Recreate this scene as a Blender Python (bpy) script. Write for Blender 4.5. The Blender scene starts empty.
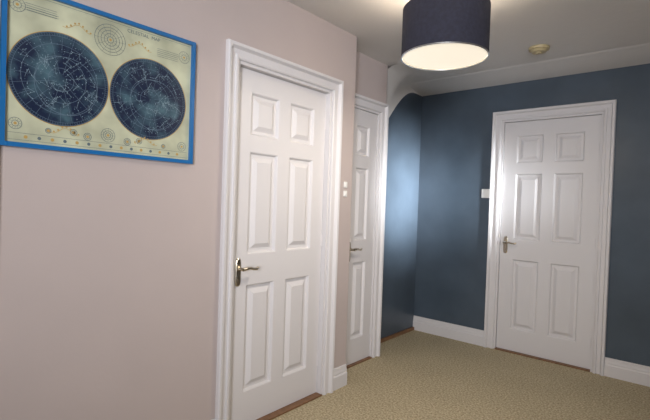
import bpy, bmesh, math, random
from mathutils import Matrix, Vector
random.seed(3)
sc=bpy.context.scene
sc.view_settings.view_transform='Standard'
# ---------- dims
A=1.83; A2=2.0; A3=2.17; B=3.95; H=2.38; HC=1.25
XR=1.7; YR=-2.2
CORN=2.40; D2END=3.05
DOORH=2.0; TR=0.075

# ---------- materials
def mat(name,col,rough=.6,metal=0,bump=0,scale=50,var=0,spec=.5,emit=None,es=0,vscale=None):
    m=bpy.data.materials.new(name); m.use_nodes=True
    nt=m.node_tree; b=nt.nodes['Principled BSDF']
    b.inputs['Base Color'].default_value=(*col,1); b.inputs['Roughness'].default_value=rough
    b.inputs['Metallic'].default_value=metal; b.inputs['Specular IOR Level'].default_value=spec
    if emit: 
        b.inputs['Emission Color'].default_value=(*emit,1); b.inputs['Emission Strength'].default_value=es
    tc=nt.nodes.new('ShaderNodeTexCoord')
    if bump:
        n=nt.nodes.new('ShaderNodeTexNoise'); n.inputs['Scale'].default_value=scale; n.inputs['Detail'].default_value=4
        nt.links.new(tc.outputs['Object'],n.inputs['Vector'])
        bp=nt.nodes.new('ShaderNodeBump'); bp.inputs['Strength'].default_value=bump; bp.inputs['Distance'].default_value=.01
        nt.links.new(n.outputs['Fac'],bp.inputs['Height']); nt.links.new(bp.outputs['Normal'],b.inputs['Normal'])
    if var:
        n=nt.nodes.new('ShaderNodeTexNoise'); n.inputs['Scale'].default_value=vscale or 3; n.inputs['Detail'].default_value=3
        nt.links.new(tc.outputs['Object'],n.inputs['Vector'])
        r=nt.nodes.new('ShaderNodeValToRGB')
        r.color_ramp.elements[0].position=.3; r.color_ramp.elements[1].position=.7
        r.color_ramp.elements[0].color=(*[c*(1-var) for c in col],1); r.color_ramp.elements[1].color=(*[min(1,c*(1+var)) for c in col],1)
        nt.links.new(n.outputs['Fac'],r.inputs['Fac']); nt.links.new(r.outputs['Color'],b.inputs['Base Color'])
    return m
M_wall=mat('magnolia_paint',(.50,.432,.412),.7,bump=.06,scale=60,var=.02)
M_blue=mat('blue_paint',(.066,.090,.118),.32,bump=.05,scale=20,var=.16)
M_ceil=mat('ceiling_paint',(.70,.68,.655),.8,bump=.15,scale=25)
M_white=mat('white_satin_paint',(.68,.665,.67),.42,bump=.02,scale=30,spec=.4)
M_brass=mat('satin_nickel_brass',(.62,.57,.48),.25,metal=1)
M_wood=mat('brown_threshold_wood',(.20,.10,.045),.45,var=.25,vscale=20)
M_plastic=mat('white_plastic',(.8,.8,.78),.3)
M_cream=mat('yellowed_plastic',(.50,.42,.24),.4)
M_frame=mat('blue_frame_paint',(.012,.14,.38),.3)
M_paper=mat('map_paper',(.50,.52,.37),.35,var=.25,vscale=7)
M_ink=mat('map_ink',(.12,.16,.18),.5)
M_gold=mat('map_ochre',(.5,.33,.10),.5)
M_lines=mat('map_chart_lines',(.13,.19,.25),.5)
M_hemi=mat('map_night_blue',(.02,.05,.11),.3)
nt=M_hemi.node_tree; tc=nt.nodes.new('ShaderNodeTexCoord'); n=nt.nodes.new('ShaderNodeTexNoise'); n.inputs['Scale'].default_value=11; n.inputs['Detail'].default_value=6
r=nt.nodes.new('ShaderNodeValToRGB'); r.color_ramp.elements[0].position=.45; r.color_ramp.elements[1].position=.78
r.color_ramp.elements[0].color=(.009,.018,.048,1); r.color_ramp.elements[1].color=(.10,.20,.24,1)
nt.links.new(tc.outputs['Object'],n.inputs['Vector']); nt.links.new(n.outputs['Fac'],r.inputs['Fac']); nt.links.new(r.outputs['Color'],nt.nodes['Principled BSDF'].inputs['Base Color'])
M_shade=mat('navy_fabric',(.022,.023,.040),.85,bump=.3,scale=400,var=.2,vscale=60)
M_shin=mat('shade_lining',(.75,.7,.6),.7)
M_diff=mat('lit_diffuser',(.9,.87,.8),.5,emit=(1,.90,.72),es=.72)
M_silver=mat('brushed_metal',(.6,.6,.6),.3,metal=1)
M_cord=mat('white_cord',(.8,.8,.8),.5)
M_carpet=mat('beige_loop_carpet',(.45,.37,.24),.95,spec=.1)
nt=M_carpet.node_tree; b=nt.nodes['Principled BSDF']; tc=nt.nodes.new('ShaderNodeTexCoord')
v=nt.nodes.new('ShaderNodeTexVoronoi'); v.inputs['Scale'].default_value=110
n=nt.nodes.new('ShaderNodeTexNoise'); n.inputs['Scale'].default_value=85; n.inputs['Detail'].default_value=5
n2=nt.nodes.new('ShaderNodeTexNoise'); n2.inputs['Scale'].default_value=2.5
for q in (v,n,n2): nt.links.new(tc.outputs['Object'],q.inputs['Vector'])
r=nt.nodes.new('ShaderNodeValToRGB'); r.color_ramp.elements[0].position=.34; r.color_ramp.elements[1].position=.66
r.color_ramp.elements[0].color=(.32,.265,.165,1); r.color_ramp.elements[1].color=(.66,.57,.395,1)
nt.links.new(n.outputs['Fac'],r.inputs['Fac'])
mx=nt.nodes.new('ShaderNodeMix'); mx.data_type='RGBA'; mx.blend_type='MULTIPLY'; mx.inputs[0].default_value=.15
nt.links.new(r.outputs['Color'],mx.inputs[6]); nt.links.new(n2.outputs['Fac'],mx.inputs[7])
nt.links.new(mx.outputs[2],b.inputs['Base Color'])
bp=nt.nodes.new('ShaderNodeBump'); bp.inputs['Strength'].default_value=.5; bp.inputs['Distance'].default_value=.008; bp.invert=True
nt.links.new(v.outputs['Distance'],bp.inputs['Height']); nt.links.new(bp.outputs['Normal'],b.inputs['Normal'])

# ---------- helpers
def obj(name,verts,faces,mats,mi=None,M=None,parent=None,smooth=False,recalc=True):
    me=bpy.data.meshes.new(name); me.from_pydata([tuple(v) for v in verts],[],faces)
    for m in (mats if isinstance(mats,list) else [mats]): me.materials.append(m)
    if mi: 
        for p,i in zip(me.polygons,mi): p.material_index=i
    if recalc:
        bm=bmesh.new(); bm.from_mesh(me); bmesh.ops.recalc_face_normals(bm,faces=bm.faces); bm.to_mesh(me); bm.free()
    if smooth:
        for p in me.polygons: p.use_smooth=True
    o=bpy.data.objects.new(name,me); sc.collection.objects.link(o)
    if parent: o.parent=parent
    if M is not None: o.matrix_local=M
    return o
def empty(name,M):
    o=bpy.data.objects.new(name,None); o.empty_display_size=.1; sc.collection.objects.link(o); o.matrix_world=M; return o
def frame(o,U,V,N):
    m=Matrix.Identity(4)
    for i,c in enumerate((U,V,N,o)):
        for j in range(3): m[j][i]=c[j]
    return m
ML=frame((-A,0,0),(0,1,0),(0,0,1),(1,0,0))
ML2=frame((-A2,0,0),(0,1,0),(0,0,1),(1,0,0))
ML3=frame((-A3,0,0),(0,1,0),(0,0,1),(1,0,0))
MB=frame((0,B,0),(1,0,0),(0,0,1),(0,-1,0))
def T(x,y,z): return Matrix.Translation((x,y,z))
class G:
    def __init__(s): s.v=[];s.f=[];s.m=[]
    def box(s,x0,x1,y0,y1,z0,z1,m=0):
        b=len(s.v)
        s.v+=[(x,y,z) for z in (z0,z1) for y in (y0,y1) for x in (x0,x1)]
        for f in ((0,2,3,1),(4,5,7,6),(0,1,5,4),(2,6,7,3),(0,4,6,2),(1,3,7,5)): s.f.append([b+i for i in f]); s.m.append(m)
    def face(s,pts,m=0):
        b=len(s.v); s.v+=pts; s.f.append(list(range(b,b+len(pts)))); s.m.append(m)
    def cyl(s,p,q,r0,r1=None,n=20,m=0,cap=True):
        r1=r0 if r1 is None else r1
        p=Vector(p);q=Vector(q);d=(q-p).normalized(); a=d.orthogonal().normalized(); c=d.cross(a)
        b=len(s.v)
        for P,R in ((p,r0),(q,r1)):
            for i in range(n):
                t=2*math.pi*i/n; s.v.append(tuple(P+a*R*math.cos(t)+c*R*math.sin(t)))
        for i in range(n):
            j=(i+1)%n; s.f.append([b+i,b+j,b+n+j,b+n+i]); s.m.append(m)
        if cap:
            s.f.append([b+i for i in range(n)][::-1]); s.m.append(m); s.f.append([b+n+i for i in range(n)]); s.m.append(m)
    def ring(s,cx,cy,r0,r1,z,n=64,m=0):
        b=len(s.v)
        for R in (r0,r1):
            for i in range(n):
                t=2*math.pi*i/n; s.v.append((cx+R*math.cos(t),cy+R*math.sin(t),z))
        for i in range(n):
            j=(i+1)%n; s.f.append([b+i,b+n+i,b+n+j,b+j]); s.m.append(m)
    def disc(s,cx,cy,r,z,n=48,m=0): s.face([(cx+r*math.cos(2*math.pi*i/n),cy+r*math.sin(2*math.pi*i/n),z) for i in range(n)],m)
    def line(s,x0,y0,x1,y1,w,z,m=0):
        d=Vector((x1-x0,y1-y0)); 
        if d.length<1e-6: return
        d.normalize(); p=Vector((-d.y,d.x))*w/2
        s.face([(x0-p.x,y0-p.y,z),(x1-p.x,y1-p.y,z),(x1+p.x,y1+p.y,z),(x0+p.x,y0+p.y,z)],m)
    def make(s,name,mats,M=None,parent=None,smooth=False,recalc=True): return obj(name,s.v,s.f,mats,s.m,M,parent,smooth,recalc)

def wall(name,M,u0,u1,h,ops,m,th=.1):
    g=G(); u=u0
    for a,b_,hh in sorted(ops):
        g.box(u,a,0,h,-th,0); g.box(a,b_,hh,h,-th,0); u=b_
    g.box(u,u1,0,h,-th,0)
    return g.make(name,m,M)
def skirting(name,M,u0,u1,hh=.14):
    prof=[(0,0.0005),(0,.018),(hh*.60,.018),(hh*.66,.012),(hh*.74,.013),(hh*.84,.009),(hh*.97,.008),(hh,0.003),(hh,.0005)]
    v=[];n=len(prof)
    for u in (u0,u1): v+=[(u,z,y) for z,y in prof]
    f=[[i,(i+1)%n,n+(i+1)%n,n+i] for i in range(n)]+[list(range(n)),list(range(n,2*n))]
    return obj(name,v,f,M_white,None,M)
def architrave(parent,u0,u1,h,w=TR):
    prof=[(-.004,0.0005),(-.004,.012),(.004,.017),(.016,.018),(.020,.008),(.045,.011),(.056,.029),(w-.004,.031),(w,.022),(w,0.0005)]
    v=[];n=len(prof)
    for k in range(4):
        for o,z in prof:
            v.append([(u0-o,0,z),(u0-o,h+o,z),(u1+o,h+o,z),(u1+o,0,z)][k])
    f=[]
    for k in range(3):
        for i in range(n):
            j=(i+1)%n; f.append([k*n+i,k*n+j,(k+1)*n+j,(k+1)*n+i])
    f.append(list(range(n))); f.append(list(range(3*n,4*n)))
    obj('architrave',v,f,M_white,None,None,parent)
def lever(parent,u,v,z,dirn):
    g=G()
    w,hh=.019,.075; pts=[]
    for i in range(32):
        t=2*math.pi*i/32; c,s_=math.cos(t),math.sin(t)
        pts.append((u+w*abs(c)**.5*math.copysign(1,c), v-.02+hh*abs(s_)**.5*math.copysign(1,s_)))
    b=len(g.v)
    g.v+=[(x,y,z+.0005) for x,y in pts]+[(x,y,z+.005) for x,y in pts]+[(u+(x-u)*.75,v-.02+(y-v+.02)*.92,z+.009) for x,y in pts]
    for k in (0,1):
        for i in range(32):
            j=(i+1)%32; g.f.append([b+k*32+i,b+k*32+j,b+(k+1)*32+j,b+(k+1)*32+i]); g.m.append(0)
    g.f.append([b+64+i for i in range(32)]); g.m.append(0)
    g.cyl((u,v,z+.008),(u,v,z+.022),.014,.010)
    g.cyl((u,v,z+.02),(u,v,z+.052),.009)
    P=[(0,0,.048,.010),(.02,.004,.052,.010),(.045,.004,.052,.008),(.070,-.002,.050,.0075),(.09,-.003,.048,.009),(.102,.003,.046,.007)]
    for p,q in zip(P,P[1:]):
        g.cyl((u+dirn*p[0],v+p[1],z+p[2]),(u+dirn*q[0],v+q[1],z+q[2]),p[3],q[3],n=14)
    g.cyl((u,v-.06,z+.008),(u,v-.06,z+.0105),.007)
    g.make('handle',M_brass,None,parent,smooth=False)
def door(name,M,u0,u1,cols,handle,depth=.035,hh=DOORH,hz=.92):
    E=empty(name,M)
    architrave(E,u0,u1,hh)
    g=G(); t=.02
    g.box(u0+.001,u0+t,0,hh-.001,-.098,-.0005); g.box(u1-t,u1-.001,0,hh-.001,-.098,-.0005); g.box(u0+t,u1-t,hh-t,hh-.001,-.098,-.0005)
    g.make('jamb',M_white,None,E)
    a=u0+t+.003;b_=u1-t-.003; bot=.012; top=hh-t-.003
    W=b_-a
    if cols==2:
        st=.105; mu=.09; pw=(W-2*st-mu)/2
        us=[a,a+st,a+st+pw,a+st+pw+mu,b_-st,b_]; pc={1,3}
    else:
        st=.10; us=[a,a+st,b_-st,b_]; pc={1}
    k_=hh/2
    vs=[bot,.20*k_,.80*k_,.97*k_,1.535*k_,1.625*k_,1.86*k_,top]; pr={1,3,5}
    g=G(); z=-depth
    for i in range(len(us)-1):
        for j in range(len(vs)-1):
            x0,x1,y0,y1=us[i],us[i+1],vs[j],vs[j+1]
            if i in pc and j in pr:
                L=[(0,0),(.005,-.003),(.012,-.017),(.028,-.017),(.052,-.003),(.054,-.002)]
                R=[[(x0+o,y0+o,z+d),(x1-o,y0+o,z+d),(x1-o,y1-o,z+d),(x0+o,y1-o,z+d)] for o,d in L]
                for p,q in zip(R,R[1:]):
                    for k in range(4): g.face([p[k],p[(k+1)%4],q[(k+1)%4],q[k]])
                g.face(R[-1])
            else: g.face([(x0,y0,z),(x1,y0,z),(x1,y1,z),(x0,y1,z)])
    zb=z-.04
    g.face([(a,bot,z),(a,bot,zb),(b_,bot,zb),(b_,bot,z)]); g.face([(a,top,z),(b_,top,z),(b_,top,zb),(a,top,zb)])
    g.face([(a,bot,z),(a,top,z),(a,top,zb),(a,bot,zb)]); g.face([(b_,bot,z),(b_,bot,zb),(b_,top,zb),(b_,top,z)]); g.face([(a,bot,zb),(a,top,zb),(b_,top,zb),(b_,bot,zb)])
    o=g.make('leaf',M_white,None,E,recalc=False)
    bm=bmesh.new(); bm.from_mesh(o.data); bmesh.ops.remove_doubles(bm,verts=bm.verts,dist=.0002); bmesh.ops.recalc_face_normals(bm,faces=bm.faces); bm.to_mesh(o.data); bm.free()
    hu=a+.045 if handle=='L' else b_-.045
    lever(E,hu,hz,z,1 if handle=='L' else -1)
    g=G(); x=b_+.001 if handle=='L' else a-.001
    for zz in (.22,1.0,1.75): g.cyl((x-.002,zz-.035,z+.002),(x-.002,zz+.035,z+.002),.004,n=12)
    g.make('hinges',M_white,None,E)
    g=G(); g.box(u0+t,u1-t,.0005,.010,-.098,.012); g.make('threshold',M_wood,None,E)
    return E

# ---------- shell
D1=(1.405,2.165); D2=(2.56,2.973); D3=(-1.376,-.603)
H1=1.965; H2=1.985; H3=2.02
wall('wall_left',ML,YR,CORN,H,[(D1[0],D1[1],H1)],M_wall)
g=G(); g.box(-A2-.1,-A-.1,CORN-.1,CORN,0,H)
g.make('wall_recess_return',M_wall,T(0,0,0))
wall('wall_closet',ML2,CORN,D2END,H,[(D2[0],D2[1],H2)],M_wall)
wall('wall_alcove',ML3,D2END-.05,B,H,[],M_blue)
wall('wall_back',MB,-A3-.1,XR,H,[(D3[0],D3[1],H3)],M_blue)
g=G(); g.box(XR,XR+.1,YR,B,0,H); g.make('wall_right',M_wall)
g=G(); g.box(-A-.1,XR,YR-.1,YR,0,H); g.make('wall_rear',M_wall)
g=G(); g.box(-A3-.1,XR+.1,YR-.1,B+.1,-.1,0); g.make('floor',M_carpet)
g=G(); g.box(-A3-.1,XR+.1,YR-.1,B+.1,H,H+.1); g.make('ceiling',M_ceil)
def coving(name,M,u0,u1,proj,drop):
    pts=[(H,0.001),(H,proj)]
    for i in range(1,14):
        t=i/14
        pts.append((H-.003-(drop-.003)*(t**1.1),0.001+proj*(1-t)))
    pts.append((H-drop,0.001))
    n=len(pts); v=[(u,z,y) for u in (u0,u1) for z,y in pts]
    f=[[i,(i+1)%n,n+(i+1)%n,n+i] for i in range(n)]+[list(range(n)),list(range(n,2*n))]
    return obj(name,v,f,M_ceil,None,M)
coving('trim_1',MB,-A3,XR,.34,.045)

NS=20; NP=8; v=[]; f=[]
y0=D2END; y1=B-.004
for i in range(NS+1):
    t=i/NS; yy=y0+(y1-y0)*t
    s=max(0,min(1,(yy-3.32)/(3.80-3.32)))
    low=1.98+(H-.045-1.98)*math.sin(s*math.pi/2)
    for k in range(NP+1):
        q=k/NP*math.pi/2
        pr_=.26*(H-low)/.4
        v.append((yy, low+(H-.001-low)*math.sin(q) , .002+pr_*(1-math.cos(q))))
for i in range(NS):
    for k in range(NP):
        a_=i*(NP+1)+k; f.append([a_,a_+1,a_+NP+2,a_+NP+1])
o=obj('trim_2',v,f,M_ceil,None,ML3,smooth=True)

skirting('baseboard_left',ML,YR,D1[0]-TR)
skirting('baseboard_corner',ML,D1[1]+TR,CORN)
skirting('baseboard_back',MB,-A3+.001,D3[0]-TR)
skirting('baseboard_right',MB,D3[1]+TR,XR)
g=G(); g.box(D2END,B-.02,.001,.03,.001,.02); g.make('baseboard_alcove',M_wood,ML3)

door('door_1',ML,D1[0],D1[1],2,'L',hh=H1,hz=.88)
door('door_2',ML2,D2[0],D2[1],1,'L',depth=.012,hh=H2,hz=.90)
door('door_3',MB,D3[0],D3[1],2,'L',depth=.02,hh=H3,hz=.95)
g=G(); g.box(.27,.402,.0005,2.07,.0005,.022); g.make('trim_3',M_white,ML)

# ---------- map picture
MP=frame((-A,.405,1.405),(0,1,0),(0,0,1),(1,0,0))
E=empty('framed_celestial_map',MP)
W,Hh=.742,.56; fb=.016
g=G()
for (x0,x1,y0,y1) in ((0,W,0,fb),(0,W,Hh-fb,Hh),(0,fb,fb,Hh-fb),(W-fb,W,fb,Hh-fb)): g.box(x0,x1,y0,y1,.001,.024)
g.make('frame',M_frame,None,E)
g=G(); g.box(fb,W-fb,fb,Hh-fb,.001,.010); g.make('sheet',M_paper,None,E)
g=G(); c1=(.189,.263); c2=(.534,.258); R=.171; z=.0108
g2=G()
for c in (c1,c2):
    g.disc(*c,R,z)
    g2.ring(*c,R-.004,R-.0025,z+.0004); g2.ring(*c,R-.001,R+.0012,z+.0004,m=3)
    g2.ring(*c,R-.014,R-.013,z+.0004)
    for q in (.25,.5,.75): g2.ring(*c,R*q-.0006,R*q+.0006,z+.0004)
    g2.ring(c[0]+.02,c[1]-.02,R*.62,R*.62+.0015,z+.0004)
    for k in range(24):
        t=k*math.pi/12; r0=.02 if k%2 else .1
        g2.line(c[0]+r0*math.cos(t),c[1]+r0*math.sin(t),c[0]+(R-.004)*math.cos(t),c[1]+(R-.004)*math.sin(t),.0009,z+.0004)
    for k in range(120):
        t=k*math.pi/60; g2.line(c[0]+(R-.013)*math.cos(t),c[1]+(R-.013)*math.sin(t),c[0]+(R-.004)*math.cos(t),c[1]+(R-.004)*math.sin(t),.0008,z+.0004)
    for k in range(34):
        t=random.random()*6.28; rr=R*.85*math.sqrt(random.random()); x=c[0]+rr*math.cos(t); y=c[1]+rr*math.sin(t)
        for _ in range(random.randint(2,5)):
            nx=x+random.uniform(-.028,.028); ny=y+random.uniform(-.028,.028)
            if math.hypot(nx-c[0],ny-c[1])>R*.9: break
            g2.line(x,y,nx,ny,.0008,z+.0006,2); g2.disc(nx,ny,.0018,z+.0008,n=8,m=2); x,y=nx,ny
    for k in range(220):
        t=random.random()*6.28; rr=R*.9*math.sqrt(random.random())
        g2.disc(c[0]+rr*math.cos(t),c[1]+rr*math.sin(t),random.uniform(.0007,.0018),z+.0008,n=6,m=2)
g.make('hemispheres',M_hemi,None,E,recalc=False)
cx=.362
for cc,rs in (((cx,.462),(.012,.024,.036,.048,.060)),((cx,.082),(.010,.018,.027)),((.048,.082),(.010,.02)),((.69,.075),(.010,.02)),((.047,.49),(.012,.024)),((.69,.48),(.012,.026)),((.285,.066),(.008,.014)),((.44,.066),(.008,.014)),((.235,.075),(.006,.012)),((.49,.075),(.006,.012)),((.15,.07),(.005,.009)),((.60,.066),(.005,.009))):
    for q in rs: g2.ring(*cc,q-.0008,q+.0008,z+.0002,n=40,m=1)
    g2.disc(*cc,.005,z+.0004,n=16,m=3)
    for k in range(12):
        t=k*math.pi/6; g2.line(cc[0]+rs[0]*math.cos(t),cc[1]+rs[0]*math.sin(t),cc[0]+rs[-1]*math.cos(t),cc[1]+rs[-1]*math.sin(t),.0008,z+.0003,1)
for k in range(15): 
    g2.disc(.08+k*.042,.038,.006,z+.0003,n=16,m=1 if k%2 else 3)
for (x,y,s) in ((cx-.075,.47,-1),(cx+.075,.47,1),(cx-.11,.075,-1),(cx+.11,.075,1)):
    for k in range(7):
        px=x+s*k*.014; g2.line(px,y-.012*math.cos(k),px+s*.014,y-.012*math.cos(k+1),.0016,z+.0003,3); g2.disc(px,y-.012*math.cos(k)+.006,.0035,z+.0004,n=10,m=3)
for (x0,y0,nl) in ((.07,.505,4),(.075,.49,2),(.56,.485,5)):
    for k in range(nl): g2.line(x0,y0-k*.008,x0+.10,y0-k*.008,.0014,z+.0003,1)
g2.line(.025,.050,W-.025,.050,.0012,z+.0003,1); g2.line(.025,.026,W-.025,.026,.0012,z+.0003,1); g2.line(.025,Hh-.024,W-.025,Hh-.024,.0012,z+.0003,1)
M_star=mat('map_star_ink',(.22,.31,.36),.5)
g2.make('engraving',[M_lines,M_ink,M_star,M_gold],None,E,recalc=False)
tx=bpy.data.curves.new('title','FONT'); tx.body='CELESTIAL  MAP'; tx.size=.020; tx.align_x='CENTER'; tx.materials.append(M_ink)
to=bpy.data.objects.new('title',tx); sc.collection.objects.link(to); to.parent=E; to.matrix_local=T(.50,.515,.0112)

# ---------- switches
def plate(name,M,u,v,w,h,n):
    E=empty(name,M@T(u,v,0)); g=G(); g.box(-w/2,w/2,-h/2,h/2,.0005,.008); o=g.make('plate',M_plastic,None,E)
    bv=o.modifiers.new('b','BEVEL'); bv.width=.003; bv.segments=2
    g=G(); s=min(.011,h*.3)
    for i in range(n):
        c=(i-(n-1)/2)*w/n*.7; g.box(c-.005,c+.005,-s,s,.007,.011)
    g.make('rocker',M_plastic,None,E)
plate('light_switch',MB,-1.49,1.375,.08,.08,2)
plate('light_switch',ML,2.325,1.37,.035,.04,1)
plate('light_switch',ML,2.325,1.31,.035,.04,1)

# ---------- camera
yaw=math.radians(40.7)
def at(px,depth):
    k=(px-325)/440
    vx=Vector((-math.sin(yaw),math.cos(yaw))); rx=Vector((math.cos(yaw),math.sin(yaw)))
    p=vx*depth+rx*k*depth; return p.x,p.y
cam=bpy.data.cameras.new('camera'); co=bpy.data.objects.new('camera',cam); sc.collection.objects.link(co)
cam.sensor_width=36; cam.lens=440/650*36; cam.clip_start=.02
co.matrix_world=T(0,0,HC)@Matrix.Rotation(yaw,4,'Z')@Matrix.Rotation(math.radians(90-1.05),4,'X')@Matrix.Rotation(.034,4,'Z')
sc.camera=co

# ---------- pendant lamp
lx,ly=at(438,2.2)
E=empty('drum_pendant_lamp',T(lx,ly,0)); zb=1.985; zt=zb+.24; R=.21
g=G(); n=64
def tube(g,r,z0,z1,m=0,n=64):
    b=len(g.v)
    for z in (z0,z1):
        for i in range(n): t=2*math.pi*i/n; g.v.append((r*math.cos(t),r*math.sin(t),z))
    for i in range(n):
        j=(i+1)%n; g.f.append([b+i,b+j,b+n+j,b+n+i]); g.m.append(m)
tube(g,R,zb,zt,0); tube(g,R-.003,zb,zt,1)
g.ring(0,0,R-.003,R,zb,m=2); g.ring(0,0,R-.003,R,zt,m=2)
g.make('shade',[M_shade,M_shin,M_silver],None,E,smooth=False)
g=G(); tube(g,R+.001,zb-.001,zb+.004); tube(g,R-.005,zb-.001,zb+.004); g.ring(0,0,R-.005,R+.001,zb-.001)
g.make('rim',M_silver,None,E)
g=G(); g.cyl((0,0,zb+.006),(0,0,zb+.010),R-.005,n=64); g.make('diffuser',M_diff,None,E)
g=G()
g.cyl((0,0,H-.002),(0,0,H-.03),.05,.045,n=32); g.cyl((0,0,H-.03),(0,0,zt-.06),.004); g.cyl((0,0,zt-.06),(0,0,zt-.12),.02)
for k in range(3):
    t=k*2*math.pi/3; g.cyl((0,0,zt-.02),((R-.003)*math.cos(t),(R-.003)*math.sin(t),zt-.005),.002,n=8)
g.make('flex_and_fitting',M_cord,None,E)

sx,sy=at(532,3.1)
E=empty('smoke_alarm',T(sx,sy,H)); g=G()
g.cyl((0,0,-.0005),(0,0,-.018),.068,.066,n=40); g.cyl((0,0,-.018),(0,0,-.034),.056,.045,n=40); g.cyl((0,0,-.034),(0,0,-.04),.02,.018,n=24)
g.make('body',M_cream,None,E)

# ---------- lights
def area(name,loc,target,size,power,col,sy=None,spread=180):
    l=bpy.data.lights.new(name,'AREA'); l.shape='RECTANGLE'; l.size=size; l.size_y=sy or size; l.energy=power; l.color=col; l.spread=math.radians(spread)
    o=bpy.data.objects.new(name,l); sc.collection.objects.link(o); o.location=loc
    o.rotation_euler=(Vector(target)-Vector(loc)).to_track_quat('-Z','Y').to_euler(); return o
def point(name,loc,power,col,r=.05):
    l=bpy.data.lights.new(name,'POINT'); l.energy=power; l.color=col; l.shadow_soft_size=r
    o=bpy.data.objects.new(name,l); sc.collection.objects.link(o); o.location=loc; return o
point('bulb_upper',(lx,ly,zt-.09),18,(1,.86,.70),.04)
a=area('bulb_lower',(lx,ly,zb-.005),(lx,ly,0),.38,13,(1,.89,.76)); a.data.shape='DISK'
area('rear_fill',(1.2,-1.9,1.6),(-2.1,2.5,1.8),1.1,32,(.95,.95,1.0),spread=72)  # unseen fill light added behind the camera, no real window there
area('alcove_fill',(1.62,2.9,1.5),(-2.17,3.66,1.35),.4,13,(.90,.95,1.0),spread=20)  # narrow light added off to the right to make the alcove wall's bright sheen
w=bpy.data.worlds.new('world'); sc.world=w; w.use_nodes=True; w.node_tree.nodes['Background'].inputs[0].default_value=(.5,.5,.55,1); w.node_tree.nodes['Background'].inputs[1].default_value=.2
